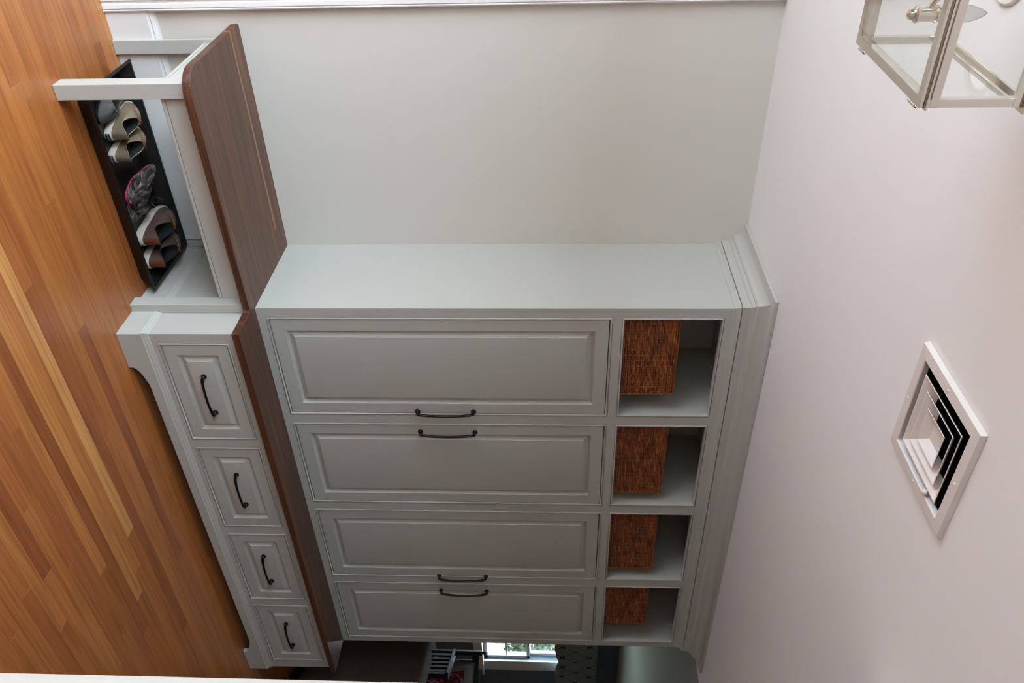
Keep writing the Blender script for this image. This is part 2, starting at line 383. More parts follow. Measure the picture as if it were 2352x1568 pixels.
# left wall: bare daylight opening, plus a high one added to fill drawer fronts
lw = MB(); lw.box(-3.12, -3.0, -5.12, -3.5, 0, H+.1).box(-3.12, -3.0, -2.5, -2.1, 0, H+.1).box(-3.12, -3.0, -3.5, -2.5, 0, 1.25).box(-3.12, -3.0, -3.5, -2.5, 2.30, H+.1).box(-3.12, -3.0, -.4, .12, 0, H+.1).box(-3.12, -3.0, -2.1, -.4, 2.30, H+.1).box(-3.12, -3.0, -2.1, -.4, 0, .1)
struct(lw.build('wall_left', 'plainwall'))
fw = MB().box(-3.0, 4.72, -5.12, -5, 0, H+.1)
struct(fw.build('wall_front', 'plainwall'))
struct(MB().box(4.6, 4.72, -5.0, -2.02, 0, H+.1).build('wall_entry', 'plainwall'))
struct(MB().box(.375, .62, -2.02, -1.9, 0, H).build('wall_right', 'plainwall'))
tr = MB(); tr.prism([(-2.12, .375), (-2.12, .36), (-2.10, .352), (-1.91, .352), (-1.893, .357), (-1.893, .375)][::-1], 'z', 0, H-.001)
tr.v = [(p[1], p[0], p[2]) for p in tr.v]
struct(tr.build('trim_2', 'wall', bevel=.002))
# ceiling with an opening for the air register
RX0, RX1, RY0, RY1 = -.4965, -.2535, -1.8555, -1.6155
ce = MB(); Z0, Z1 = H, H+.1
ce.box(-3.0, RX0, -5, 0, Z0, Z1).box(RX1, 2.62, -5, 0, Z0, Z1).box(2.62, 4.72, -5, -2.2, Z0, Z1).box(RX0, RX1, -5, RY0, Z0, Z1).box(RX0, RX1, RY1, 0, Z0, Z1)
struct(ce.build('ceiling', 'ceil'))
struct(MB().box(2.40, 10.2, -2.2, 2.75, 2.475, 2.56).build('ceiling_far', 'farceil'))
# far room
fwm = MB(); WX0, WX1, WZ0, WZ1 = 6.72, 7.86, .77, 2.12
fwm.box(2.40, 5.6, 2.75, 2.87, 0, 2.56).box(6.0, WX0, 2.75, 2.87, 0, 2.56).box(5.6, 6.0, 2.75, 2.87, 0, WZ0).box(5.6, 6.0, 2.75, 2.87, WZ1, 2.56).box(WX1, 10.2, 2.75, 2.87, 0, 2.56).box(WX0, WX1, 2.75, 2.87, 0, WZ0).box(WX0, WX1, 2.75, 2.87, WZ1, 2.56)  # hidden second opening added to brighten the far ceiling and walls
struct(fwm.build('wall_far', 'farwall'))
struct(MB().box(10.2, 10.32, -2.2, 2.87, 0, 2.56).build('wall_end', 'farwall'))
struct(MB().box(4.6, 10.2, -2.3, -2.2, 0, 2.56).build('wall_far_right', 'farwall'))
# casing at the left edge of the back wall
cs = MB(); prof = [(-.96, 0), (-.96, -.012), (-.905, -.015), (-.902, -.012), (-.896, -.012), (-.893, -.017), (-.858, -.020), (-.854, -.016), (-.848, -.016), (-.844, -.021), (-.831, -.023), (-.828, -.019), (-.824, -.023), (-.8195, -.021), (-.8195, 0)]
cs.prism(prof, 'z', 0, H-.001)
struct(cs.build('trim_1', 'trim', smooth=25))
bbp = [(0, 0), (.015, 0), (.015, .150), (.012, .153), (.011, .158), (.013, .162), (.009, .172), (.005, .176), (.004, .181), (0, .181)]
bb = MB().molding([(-.82, 0), (.125, 0)], bbp)
struct(bb.build('baseboard_back', 'trim', smooth=25))
struct(MB().molding([(2.4, 2.75), (WX0-.2, 2.75), (10.2, 2.75)], bbp).build('baseboard_far', 'trim', smooth=25))

# ------------------------------------------------------------------ cabinet building blocks
BEAD = [(0, .0045), (.0016, .0045), (.0018, .0002), (.0035, -.0022), (.006, -.0026), (.0085, -.0008), (.0093, .002), (.0093, .02)]
def bead(parent, x0, x1, z0, z1, y):
    return MB().frame_rings(x0, x1, z0, z1, BEAD, y).build('bead_molding', 'paint', parent, smooth=50)
def leaf(kind, parent, x0, x1, z0, z1, y, stile, bev):
    g = .0126
    X0, X1, Z0, Z1 = x0+g, x1-g, z0+g, z1-g
    fr = MB().frame_rings(X0, X1, Z0, Z1, [(.004, .020), (0, .020), (0, .0022), (.0012, .001), (stile-.001, .001), (stile+.0006, .0025), (stile+.001, .0085), (stile+.0045, .0125), (stile+.0085, .0145), (stile+.0085, .018)], y)
    d = fr.build(kind, 'paint', parent, smooth=35)
    s2 = stile+.0086
    MB().frame_rings(X0+s2-.003, X1-s2+.003, Z0+s2-.003, Z1-s2+.003, [(0, .0150), (.003, .0150), (bev-.005, .0042), (bev-.0045, .0014), (bev-.003, .0012)], y, cap=True).build('raised_panel', 'paint', d, smooth=12)
    return d
def pull(parent, c, length, vertical, y):
    # bowed bar pull on oval roses; c=(x,z) middle
    b = MB(); h = length/2
    def P(a, out):
        return (c[0], y-out, c[1]+a) if vertical else (c[0]+a, y-out, c[1])
    for sgn in (-1, 1):
        q = P(sgn*h, 0)
        b.lathe([(.0105, 0), (.0115, -.002), (.0115, -.005), (.008, -.008), (.006, -.012), (.0055, -.020)], q, 'y', 14)
    path = []
    for k in range(17):
        a = -1+2*k/16
        path.append(P(a*h*(1.0), .020+.011*(1-abs(a)**2.2)+(.004 if abs(a) < .92 else 0)))
    b.tube(path, lambda s: .0046+.0016*(abs(2*s-1)**3), 10, sx=1.25)
    return b.build('handle', 'handle', parent, smooth=40)

# ------------------------------------------------------------------ locker cabinet (upper tower)
TX0, TX1, TY = .161, 2.39, -.487; TZ = .478
DX = [(.2035, .711), (.7577, 1.2624), (1.3108, 1.8144), (1.8624, 2.3534)]
tower = thing('locker_cabinet', 'tall grey built-in locker cabinet with four doors and open cubbies above', 'cabinet', (1.275, -.24, TZ))
def bx(name, *a, parent=tower, mat='paint', bevel=.0008):
    return MB().box(*a).build(name, mat, parent, bevel=bevel)
FB = TY+.02   # back of face frame
DZ0, DZ1, QZ0, QZ1 = .5106, 1.8586, 1.8944, 2.2815
ZT = 2.4385
bx('side_panel', TX0, TX0+.019, FB-.0198, -.001, TZ, ZT, bevel=0)
bx('side_panel', TX1-.019, TX1, FB, -.001, TZ, ZT)
xs = [TX0]+[v for p in DX for v in p]+[TX1]
for i in range(0, 10, 2): bx('stile', max(xs[i], TX0+.0005), xs[i+1], TY, FB, TZ, 2.40, bevel=0)
for a, b in ((TZ, DZ0), (DZ1, QZ0), (QZ1, 2.40)):
    for x0, x1 in DX: bx('rail', x0, x1, TY, FB, a, b, bevel=0)
bx('shelf_panel', TX0+.019, TX1-.019, FB, -.02, QZ0-.019, QZ0+.004)
bx('top_panel', TX0+.019, TX1-.019, FB, -.02, 2.36, 2.378)
bx('bottom_panel', TX0+.019, TX1-.019, FB, -.02, TZ, TZ+.018)
bx('back_panel', TX0+.019, TX1-.019, -.02, -.002, TZ, ZT)
for i in range(3):
    xm = (DX[i][1]+DX[i+1][0])/2; bx('divider', DX[i][1]-.006, DX[i+1][0]+.006, FB, -.02, TZ+.018, 2.36)
HX = [.687, .805, 1.801, 1.921]
for i, (x0, x1) in enumerate(DX):
    bead(tower, x0, x1, DZ0, DZ1, TY); bead(tower, x0, x1, QZ0, QZ1, TY)
    d = leaf('door', tower, x0, x1, DZ0, DZ1, TY, .053, .030)
    pull(d, (HX[i], 1.179), .236, True, TY+.001)
path = [(TX0, -.001), (TX0, TY), (TX1, TY), (TX1, -.001)]
LR = [(0, 2.308), (.002, 2.311), (.0035, 2.3115), (.004, 2.318), (.007, 2.325), (.012, 2.329), (.0135, 2.332), (.0135, 2.3352), (0, 2.3352)]
def mold(name, pr, parent, path, mat='paint'):
    # path runs so that the outside lies to the left of travel -> flip sign
    return MB().molding(path, [(o, z) for o, z in pr]).build(name, mat, parent, smooth=28)
rpath = path[::-1]
def side_test():
    d = (Vector(path[1])-Vector(path[0])); return Vector((d.y, -d.x))
use = path if side_test().x < 0 else rpath
mold('light_rail', LR, tower, use)
CR = [(0, 2.3385), (.0125, 2.3385), (.0145, 2.340), (.0145, 2.368), (.018, 2.3705), (.0225, 2.3735), (.0255, 2.379), (.0265, 2.3825), (.032, 2.384), (.034, 2.387), (.037, 2.389)]
for k in range(9):
    a = k/8*PI/2; CR.append((.037+.046*(1-math.cos(a)), 2.389+.036*math.sin(a)))
CR += [(.090, 2.426), (.092, 2.427), (.092, 2.4385), (0, 2.4385)]
mold('crown_molding', CR, tower, use)

# ------------------------------------------------------------------ drawer cabinet (base)
BX0, BX1, BY = .168, 2.402, -.645; CZ = .450
base = thing('drawer_cabinet', 'low grey four-drawer base cabinet with arched feet under the walnut top', 'cabinet', (1.28, -.32, 0))
def bb_(name, *a, **k): return bx(name, *a, parent=base, **k)
WXs = [(.2117, .7111), (.7556, 1.2578), (1.3051, 1.8028), (1.848, 2.3405)]
WZ = (.1388, .4152)
BF = BY+.02
bb_('side_panel', BX0, BX0+.019, BF, -.001, .06, CZ, bevel=0); bb_('side_panel', BX1-.019, BX1, BF, -.001, .06, CZ)
xs = [BX0]+[v for p in WXs for v in p]+[BX1]
for i in range(0, 10, 2): bb_('stile', xs[i], xs[i+1], BY, BF, .1, CZ, bevel=0)
for a, b in ((.1, WZ[0]), (WZ[1], CZ)):
    for x0, x1 in WXs: bb_('rail', x0, x1, BY, BF, a, b, bevel=0)
bb_('bottom_panel', BX0+.019, BX1-.019, BF, -.01, .1, .118)
bb_('toe_kick', BX0+.019, BX1-.019, -.565, -.55, .001, .1)
for i, (x0, x1) in enumerate(WXs):
    bead(base, x0, x1, WZ[0], WZ[1], BY)
    d = leaf('drawer', base, x0, x1, WZ[0], WZ[1], BY, .046, .030)
    pull(d, ((x0+x1)/2+.004, .277), .186, False, BY+.001)
# arched toe board with cut-out
def arch():
    L, Rr = .1605, 2.4095; top = .0945
    pts = [(L, 0.0005), (.3215, .0005)]
    for k in range(7): # concave then convex ogee
        a = k/6; pts.append((.3215+.030*(a**2.0)*1.0, .012+.028*a))
    for k in range(1, 7):
        a = k/6*PI/2; pts.append((.3515+.058*math.sin(a)*1.0, .040+.0155*(1-math.cos(a))**.0*math.sin(a)))
    mir = [(2.572-x, z) for x, z in pts[2:]][::-1]
    pts += [(x, z) for x, z in mir]
    pts += [(2.2505, .0005), (Rr, .0005), (Rr, top), (L, top)]
    return pts
MB().prism(arch(), 'y', -.656, -.637).build('toe_board', 'paint', base, bevel=.001)
capf = [(0, .0945), (.011, .0945), (.0085, .0985), (.0085, .1005), (.006, .107), (.003, .113), (.0028, .1155), (0, .1185)]
bp_ = [(BX0, -.51), (BX0, BY), (BX1, BY), (BX1, -.3)]
mold('base_cap', capf, base, bp_)
bb_('side_base', .1605, .168, -.6369, -.51, .0005, .0945, bevel=0)
bb_('side_base', 2.402, 2.4095, -.6369, -.30, .0005, .0945, bevel=0)
# stile post at the bench end, and the inner side seen under the bench
bb_('end_post', .129, .1675, -.510, -.457, .0005, CZ, bevel=.0015)
bb_('inner_base', .155, .1675, -.457, -.03, .0005, .1035, bevel=.001)
mold('inner_base_cap', [(0, .1035), (.0125, .1035), (.010, .108), (.010, .111), (.006, .119), (.003, .124), (.0028, .127), (0, .130)], base, [(.1675, -.03), (.1675, -.457)])
bb_('rear_post', .1305, .155, -.030, -.0005, .0005, CZ, bevel=.001)

# ------------------------------------------------------------------ bench frame
bench = thing('bench_frame', 'grey painted bench frame with square legs beside the shoe tray', 'bench', (-.3, -.24, 0))
MB().box(-.7160, -.6645, -.481, -.4225, .0005, CZ).build('leg', 'paint', bench, bevel=.0015)
MB().box(-.7215, -.6705, -.0305, -.0165, .0005, CZ).build('leg', 'paint', bench, bevel=.0015)
def rail_bead(mb_axis, a0, a1, face, back, sgn):
    pts = [(back, CZ), (face, CZ), (face, .3545), (face-sgn*.004, .3540), (face-sgn*.004, .3520), (face, .3520), (face+sgn*.002, .349), (face+sgn*.0024, .345), (face+sgn*.0015, .3415), (face, .340), (back, .340)]
    return MB().prism(pts, mb_axis, a0, a1)
rail_bead('x', -.6645, .129, -.466, -.446, -1).build('front_rail', 'paint', bench, smooth=30)
rail_bead('y', -.4225, -.0305, -.706, -.686, -1).build('side_rail', 'paint', bench, smooth=30)
MB().box(-.670, .1175, -.0165, -.0005, .36, CZ).build('wall_cleat', 'paint', bench, bevel=.001)

# ------------------------------------------------------------------ walnut worktop
def top_outline():
    r = .085; xl, yb, yf = -.7675, -.0005, -.5345; pts = [(xl, yb)]
    for k in range(11):
        a = k/10*PI/2; pts.append((xl+r-r*math.cos(a), yf+r-r*math.sin(a)))
    pts += [(.136, yf), (.143, yf-.006), (.143, -.679), (2.395, -.679), (2.395, yb)]
    return pts
top = MB().prism(top_outline(), 'z', .4505, .478).build('worktop', 'walnut', None, bevel=.0025, seg=3)
tag(top, 'long dark walnut worktop running from the bench seat across the drawer cabinet', 'worktop')

# ------------------------------------------------------------------ rattan baskets in the cubbies
def basket(x1, wdt, lip, idx, label):
    y0, y1, z0, z1 = -.462, -.10, QZ0+.0045, 2.124
    root = thing('basket', label, 'basket', ((x1-wdt/2), (y0+y1)/2, z0), group='rattan baskets in the cubbies')
    x0 = x1-wdt
    inner = MB()
    tk = .008
    for a in ((x0+.004, x1-.004, y0+.004, y0+.004+tk, z0+.002, z1-.004), (x0+.004, x1-.004, y1-.004-tk, y1-.004, z0+.002, z1-.004), (x0+.004, x0+.004+tk, y0+.004, y1-.004, z0+.002, z1-.004), (x1-.004-tk, x1-.004, y0+.004, y1-.004, z0+.002, z1-.004), (x0+.004, x1-.004, y0+.004, y1-.004, z0, z0+.008)):
        inner.box(*a)
    inner.build('body', 'rattan', root)
    wv = MB(); pit = .0092; sp = .0275; nz = int((z1-z0-.012)/pit)
    rr = random.Random(idx)
    def strip(P, n0, L, ph, z):
        # flattened reed that bows over and under the stakes
        n = int(L/sp*3); rs = []; th = pit*.47*(.85+.3*rr.random())
        for k in range(n+1):
            s = k/n*L; o = .0038+.0034*math.sin(PI*s/sp+ph)+rr.random()*.0006
            c = P(s, o); 
            rs.append([(c[0], c[1], z-th), (c[0]+n0[0]*.0012, c[1]+n0[1]*.0012, z-th*.5), (c[0]+n0[0]*.0012, c[1]+n0[1]*.0012, z+th*.5), (c[0], c[1], z+th)])
        wv.rings(rs, closed=False)
    for j in range(nz):
        z = z0+.006+pit*(j+.5); ph = PI*(j % 2)+.25*math.sin(j*1.7)
        strip(lambda s, o: (x0+.004+s, y0+.004-o), (0, -1), wdt-.008, ph, z)
        strip(lambda s, o: (x1-.004+o, y0+.004+s), (1, 0), y1-y0-.008, ph, z)
    w_ = wv.build('weave', 'rattan', root, smooth=60); w_['kind'] = 'stuff'
    st = MB(); n = int(wdt/sp)
    for k in range(n+1):
        x = x0+.004+(k+.5)*sp
        if x < x1-.003: st.tube([(x, y0+.001, z0+.002), (x, y0+.0005, z1-.008)], .0022, 6)
    s_ = st.build('stakes', 'rattan', root, smooth=60); s_['kind'] = 'stuff'
    rim = MB(); rz = z1-.003; rh = .007 if not lip else .012
    ring = [(x0, y0+.002), (x1, y0+.002), (x1, y1), (x0, y1)]
    for a, b in ((0, 1), (1, 2), (2, 3), (3, 0)):
        rim.tube([(*ring[a], rz), (*ring[b], rz)], rh*.62, 8)
    rim.build('rim', 'rattan', root, smooth=60)
    for sx in (x0, x1): st = MB().tube([(sx, y0+.001, z0+.002), (sx, y0+.001, rz)], .0042, 8).build('corner_post', 'rattan', root, smooth=60)
    return root
basket(.605, .385, False, 1, 'brown woven rattan basket in the cubby nearest the bench wall')
basket(1.198, .415, False, 2, 'brown woven rattan basket in the second cubby from the bench wall')
basket(1.7486, .40, True, 3, 'brown woven rattan basket with a rolled rim in the third cubby from the bench')
basket(2.2138, .335, False, 4, 'dim brown woven rattan basket in the cubby farthest from the bench')

# ------------------------------------------------------------------ shoe tray
trx0, trx1, try0, try1 = -.656, .128, -.402, -.050
tray = thing('shoe_tray', 'long shallow black shoe tray on the floor under the bench', 'tray', ((trx0+trx1)/2, (try0+try1)/2, 0))
def rr_(i, z): return [(trx0+i, try0+i, z), (trx1-i, try0+i, z), (trx1-i, try1-i, z), (trx0+i, try1-i, z)]
MB().rings([rr_(.028, .0005), rr_(.002, .056), rr_(.006, .056), rr_(.031, .006)], cap0=True, cap1=True).build('basin', 'tray', tray, bevel=.001)
MB().rings([rr_(-.002, .0525), rr_(-.004, .0525), rr_(-.004, .0585), rr_(.006, .0585), rr_(.006, .0563), rr_(.002, .0563)], ).build('rim', 'tray', tray, bevel=.0008)
TRZ = .0062

# ------------------------------------------------------------------ shoes
def foot_outline(L, W, n=36, side=1):
    pts = []
    for k in range(n):
        a = 2*PI*k/n; y = L/2-L/2*math.cos(a); q = y/L
        wd = .76+.24*min(1, max(0, (q-.15)/.5))
        wd *= 1-.10*math.exp(-((q-.40)/.15)**2)
        x = W/2*math.copysign(abs(math.sin(a))**.72, math.sin(a))*wd+side*.05*W*math.sin(PI*q)*(q)
        pts.append((x, y))
    return pts
def boat_shoe(name, label, group, loc, rotz, L, W, mat, solez, collar, side, strap=None, lace=None, tagtext=None, tilt=(0, 0)):
    root = thing(name, label, 'shoe', loc, rotz, group, local=True); root.rotation_euler = (tilt[0], tilt[1], rotz)
    out = foot_outline(L, W, 36, side); n = len(out)
    cyy = L*.5
    def sc(p, s): return (p[0]*s, cyy+(p[1]-cyy)*(1-(1-s)*.5))
    def tz(y): return .010*max(0, (y/L-.72)/.28)**2   # toe spring
    so = [[(x*.96, y, tz(y)) for x, y in out], [(x*1.02, cyy+(y-cyy)*1.012, .004+tz(y)) for x, y in out], [(x*1.02, cyy+(y-cyy)*1.012, solez*.8+tz(y)*.6) for x, y in out], [(x*1.0, y, solez+tz(y)*.6) for x, y in out], [(x*.9, cyy+(y-cyy)*.95, solez+tz(y)*.6) for x, y in out]]
    sole = MB().rings(so, True, True).build('sole', 'rubber', root, smooth=50)
    # opening rim
    oc, ol, ow = L*.275, L*.245, W*.335
    rim = []
    for k in range(n):
        a = 2*PI*k/n; y = oc-ol*math.cos(a); x = ow*math.copysign(abs(math.sin(a))**.8, math.sin(a))*(1+.02*math.cos(a))+side*.02*W
        f = (1-math.cos(a))/2
        z = collar*(.98-.34*math.sin(f*PI)**1.3+.06*f)
        rim.append((x, y, z))
    rings = []; K = 9
    for k in range(K+1):
        e = k/K; ring = []
        for (x, y), (rx, ry, rz) in zip([(p[0]*.965, cyy+(p[1]-cyy)*.975) for p in out], rim):
            he = e**1.25; ze = math.sin(e*PI/2)**.85
            d = math.hypot(rx-x, ry-y)
            if d > L*.18: ze = (1-(1-e)**2.4)*.90+.10*e; he = e
            z0 = solez-.002+tz(y)*.6
            bul = 1+.03*math.sin(e*PI)*(1 if d < L*.18 else .2)
            ring.append(((x+(rx-x)*he)*bul if abs(x) > .001 else x+(rx-x)*he, y+(ry-y)*he, z0+(rz-z0)*ze))
        rings.append(ring)
    up = MB().rings(rings).build('upper', mat, root, smooth=60)
    li = [[(p[0], p[1], p[2]) for p in rim]]
    for e, zz in ((.95, .75), (.93, .4), (.9, .25)):
        li.append([(p[0]*e, oc+(p[1]-oc)*e, solez+.002+(p[2]-solez)*zz) for p in rim])
    MB().rings(li, cap1=True).build('lining', 'lining', root, smooth=60)
    MB().tube([(p[0], p[1], p[2]) for p in rim+rim[:1]], .0016, 6, caps=False).build('collar_piping', 'gold' if mat == 'gold' else 'lining', up, smooth=60)
    if strap:
        m = MB(); rows = []
        for k in range(1, K+1):
            row = []
            for i in (-2, -1, 0, 1):
                p = rings[k][i]; dv = Vector((p[0], p[1]-.05)).normalized()*.0016; row.append((p[0]+dv.x, p[1]+dv.y, p[2]))
            rows.append(row)
        m.rings(rows, closed=False).build('heel_strap', strap, up, smooth=60)
    if lace:
        fr = max(rim, key=lambda p: p[1])
        m = MB()
        for s in (-1, 1):
            m.tube([(fr[0]+s*.004, fr[1]+.004, fr[2]+.004), (fr[0]+s*.020, fr[1]+.012, fr[2]+.000), (fr[0]+s*.032, fr[1]+.022, fr[2]-.010), (fr[0]+s*.036, fr[1]+.034, fr[2]-.017)], .0019, 6)
            m.tube([(fr[0]-.012, fr[1]+.004+s*.006, fr[2]+.001), (fr[0], fr[1]+.005+s*.006, fr[2]+.004), (fr[0]+.014, fr[1]+.004+s*.006, fr[2]+.001)], .002, 6)
        m.build('lace', lace, root, smooth=60)
        for s in (-1, 1):
            MB().lathe([(.0012, -.001), (.0028, 0), (.0012, .001)], (fr[0]+s*.021, fr[1]+.016, fr[2]-.0025), 'z', 8).build('eyelet', 'nickel', root, smooth=60)
    if tagtext:
        w2, z0, z1 = .016, solez*.22, solez*.86
        lab = MB(); rows = []
        for q in range(7):
            x = -w2+2*w2*q/6; yb = -.0012-.003+ (x/.030)**2*.012
            rows.append([(x, yb, z0), (x, yb, z1)])
        lb = lab.rings(rows, closed=False).build('heel_label', 'navy', sole, smooth=60)
        cu = bpy.data.curves.new('lettering', 'FONT'); cu.body = tagtext; cu.size = .0098; cu.align_x = 'CENTER'; cu.align_y = 'CENTER'; cu.extrude = .0001
        to = bpy.data.objects.new('tmp', cu); COL.objects.link(to)
        dg = bpy.context.evaluated_depsgraph_get(); me = bpy.data.meshes.new_from_object(to.evaluated_get(dg)); bpy.data.objects.remove(to)
        me.materials.clear(); me.materials.append(M['lettering'])
        for v in me.vertices:
            x, yy = v.co.x, v.co.y; v.co = (x, -.0046+(x/.030)**2*.012, (z0+z1)/2+yy)
        o = bpy.data.objects.new('lettering', me); COL.objects.link(o); o.parent = sole; o.location = -ORG[sole]; ORG[o] = Vector((0, 0, 0))
    return root
G1, G2, G3 = 'gold boat shoes in the tray', 'brown leather boat shoes in the tray', 'snakeskin flip-flops in the tray'
def yaw(dx, dy): return math.atan2(dy, dx)-PI/2
boat_shoe('boat_shoe', 'metallic gold boat shoe with white sole, nearer the bench leg', G1, (-.457, -.295, TRZ), yaw(-.20, .98), .214, .086, 'gold', .026, .082, 1, None, 'tan', 'SPERRY')
boat_shoe('boat_shoe', 'metallic gold boat shoe with white sole, nearer the flip-flops', G1, (-.384, -.322, TRZ), yaw(-.05, .99), .232, .086, 'gold', .026, .080, -1, None, 'tan', 'SPERRY')
boat_shoe('boat_shoe', 'brown leather boat shoe beside the flip-flops with chestnut heel strap', G2, (-.046, -.340, TRZ), yaw(-.03, 1), .258, .096, 'brown', .032, .098, 1, 'redbrown', 'tan')
boat_shoe('boat_shoe', 'brown leather boat shoe at the tray end next to the drawer cabinet', G2, (.0515, -.350, TRZ), yaw(.0, 1), .258, .096, 'brown', .030, .094, -1, 'redbrown', 'tan')

def slip_on(loc, rotz, label, mat):
    L, W = .215, .082
    root = thing('slip_on_shoe', label, 'shoe', loc, rotz, None, local=True)
    out = foot_outline(L, W, 32); cyy = L/2; n = len(out)
    MB().rings([[(x*.97, y, 0) for x, y in out], [(x*1.01, y, .003) for x, y in out], [(x*1.01, y, .011) for x, y in out], [(x*.93, cyy+(y-cyy)*.96, .012) for x, y in out]], True, True).build('sole', 'blackleather', root, smooth=50)
    oc, ol, ow = L*.40, L*.33, W*.33; rings = []
    rim = []
    for k in range(n):
        a = 2*PI*k/n; f = (1-math.cos(a))/2; rim.append((ow*math.sin(a), oc-ol*math.cos(a), .046-.012*math.sin(f*PI)+.004*math.sin(a*5)))
    for k in range(8):
        e = k/7; rings.append([(x*.97+(r[0]-x*.97)*e**1.2*(1-.10*math.sin(e*PI)), y+(r[1]-y)*e, .011+(r[2]-.011)*(1-(1-e)**2.2)) for (x, y), r in zip(out, rim)])
    up = MB().rings(rings).build('upper', mat, root, smooth=60)
    MB().rings([rim, [(p[0]*.95, oc+(p[1]-oc)*.95, p[2]-.006) for p in rim], [(p[0]*.9, oc+(p[1]-oc)*.9, .02) for p in rim]], cap1=True).build('lining', 'lining', root, smooth=60)
    MB().tube(rim+rim[:1], .0028, 6, caps=False).build('collar', mat, up, smooth=60)
    return root
slip_on((-.590, -.105, TRZ), yaw(.30, -.95), 'grey suede slip-on shoe behind the front bench leg', 'suede')

def flipflop(loc, rot, side, label):
    L, W = .255, .088
    root = thing('flip_flop', label, 'flip-flop', loc, 0, G3, local=True); root.rotation_euler = rot
    out = foot_outline(L, W, 36, side); cyy = L/2
    MB().rings([[(x*.98, y, 0) for x, y in out], [(x, y, .002) for x, y in out], [(x, y, .0055) for x, y in out]], True, True).build('sole', 'pink', root, smooth=40)
    MB().rings([[(x*.995, y, .0056) for x, y in out], [(x*.995, y, .0125) for x, y in out], [(x*.99, cyy+(y-cyy)*.995, .0145) for x, y in out]], True, True).build('footbed', 'snake', root, smooth=40)
    for s in (-1, 1):
        P0, P1, P2, P3 = Vector((side*.006, L*.80, .012)), Vector((s*.012, L*.74, .050)), Vector((s*W*.42, L*.60, .048)), Vector((s*W*.465, L*.46, .012))
        rows = []
        for k in range(13):
            u = k/12; p = P0*(1-u)**3+P1*3*u*(1-u)**2+P2*3*u*u*(1-u)+P3*u**3
            d = ((P1-P0)*(1-u)**2+(P2-P1)*2*u*(1-u)+(P3-P2)*u*u).normalized()
            nn = Vector((s*.55, .1, 1)).normalized(); sd = d.cross(nn).normalized(); nn = sd.cross(d).normalized()
            hw = .005+.008*math.sin(PI*min(1, u*1.05))
            rows.append([p-sd*hw, p-sd*hw*.6+nn*.0024, p+sd*hw*.6+nn*.0024, p+sd*hw, p-nn*.001])
        MB().rings(rows, True, True).build('strap', 'snake', root, smooth=60)
    MB().tube([(side*.006, L*.80, .012), (side*.006, L*.80, .030)], .0035, 8).build('toe_post', 'blackleather', root, smooth=60)
    return root
flipflop((-.196, -.093, TRZ), (0, 0, yaw(.20, -.97)), -1, 'snakeskin print flip-flop with pink edge lying flat beneath its pair')
flipflop((-.256, -.108, TRZ+.037), (0, math.radians(-2), yaw(.06, -.99)), 1, 'snakeskin print flip-flop lying on top of its pair')

# dark sandal half hidden behind the brown shoe
sd = thing('sandal', 'black strappy sandal tucked between the flip-flops and brown shoe', 'sandal', (-.120, -.094, TRZ), yaw(.0, -1), None, True)
ol_ = foot_outline(.12, .028, 24)
MB().rings([[(x, y, 0) for x, y in ol_], [(x, y, .009) for x, y in ol_]], True, True).build('sole', 'blackleather', sd, smooth=40)
for yy, hh in ((.03, .05), (.08, .036)):
    MB().tube([(-.012*math.cos(PI*k/16), yy+.006*math.sin(PI*k/16), .008+(hh-.008)*math.sin(PI*k/16)) for k in range(17)], .003, 8).build('strap', 'blackleather', sd, smooth=60)

# ------------------------------------------------------------------ ceiling air register
reg = thing('air_register', 'square white ceiling air register with stepped louvers', 'vent', (-.375, -1.7355, 2.428))
cxr, cyr = -.375, -1.7355
def sq(h, z): return [(cxr-h, cyr-h, z), (cxr+h, cyr-h, z), (cxr+h, cyr+h, z), (cxr-h, cyr+h, z)]
MB().rings([sq(.147, 2.4395), sq(.1445, 2.4275), sq(.1185, 2.4265), sq(.1165, 2.4285), sq(.116, 2.4395)]).build('frame', 'register', reg, bevel=.0006)
for h in (.0965, .0715):
    MB().rings([sq(h, 2.4275), sq(h-.0015, 2.4265), sq(h-.004, 2.4275), sq(h-.034, 2.4505), sq(h-.033, 2.4520), sq(h+.0005, 2.4285)]).build('louver', 'register', reg)
MB().rings([sq(.0455, 2.4275), sq(.044, 2.4265), sq(.042, 2.4275), sq(.024, 2.4410), sq(.023, 2.4425), sq(.0455, 2.4290)], ).build('louver', 'register', reg)
MB().rings([sq(.025, 2.4410), sq(.025, 2.4425)], True, True).build('center_plate', 'register', reg)
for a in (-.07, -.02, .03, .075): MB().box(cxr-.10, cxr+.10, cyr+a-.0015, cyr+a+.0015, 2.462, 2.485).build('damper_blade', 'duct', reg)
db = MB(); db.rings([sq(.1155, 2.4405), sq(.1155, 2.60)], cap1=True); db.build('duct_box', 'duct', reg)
for dx, dy in ((0, -.131), (0, .131), (-.131, 0), (.131, 0)):
    MB().lathe([(.0045, .0012), (.0045, 0), (.003, -.0016), (.0005, -.002)], (cxr+dx*1, cyr+dy, 2.4268), 'z', 12, cap0=True, cap1=True).build('screw', 'register', reg, smooth=40)
MB().lathe([(.0035, .012), (.0035, .003), (.007, .001), (.0075, -.004), (.004, -.008), (.0005, -.009)], (cxr+.107, cyr-.055, 2.428), 'z', 14).build('damper_knob', 'register', reg, smooth=50)

# ------------------------------------------------------------------ recessed ceiling light
rl = thing('recessed_light', 'round recessed ceiling light with white trim beyond the lantern', 'ceiling light', (-1.240, -1.443, 2.434))
MB().lathe([(.066, .0055), (.0655, .002), (.062, 0), (.048, .0015), (.045, .0055)], (-1.240, -1.443, 2.434), 'z', 32, False, False).build('trim_ring', 'register', rl, smooth=30)
MB().lathe([(.0448, .0035), (.030, .0022), (.001, .0018)], (-1.240, -1.443, 2.434), 'z', 32, True, True).build('lens', 'lens', rl, smooth=40)

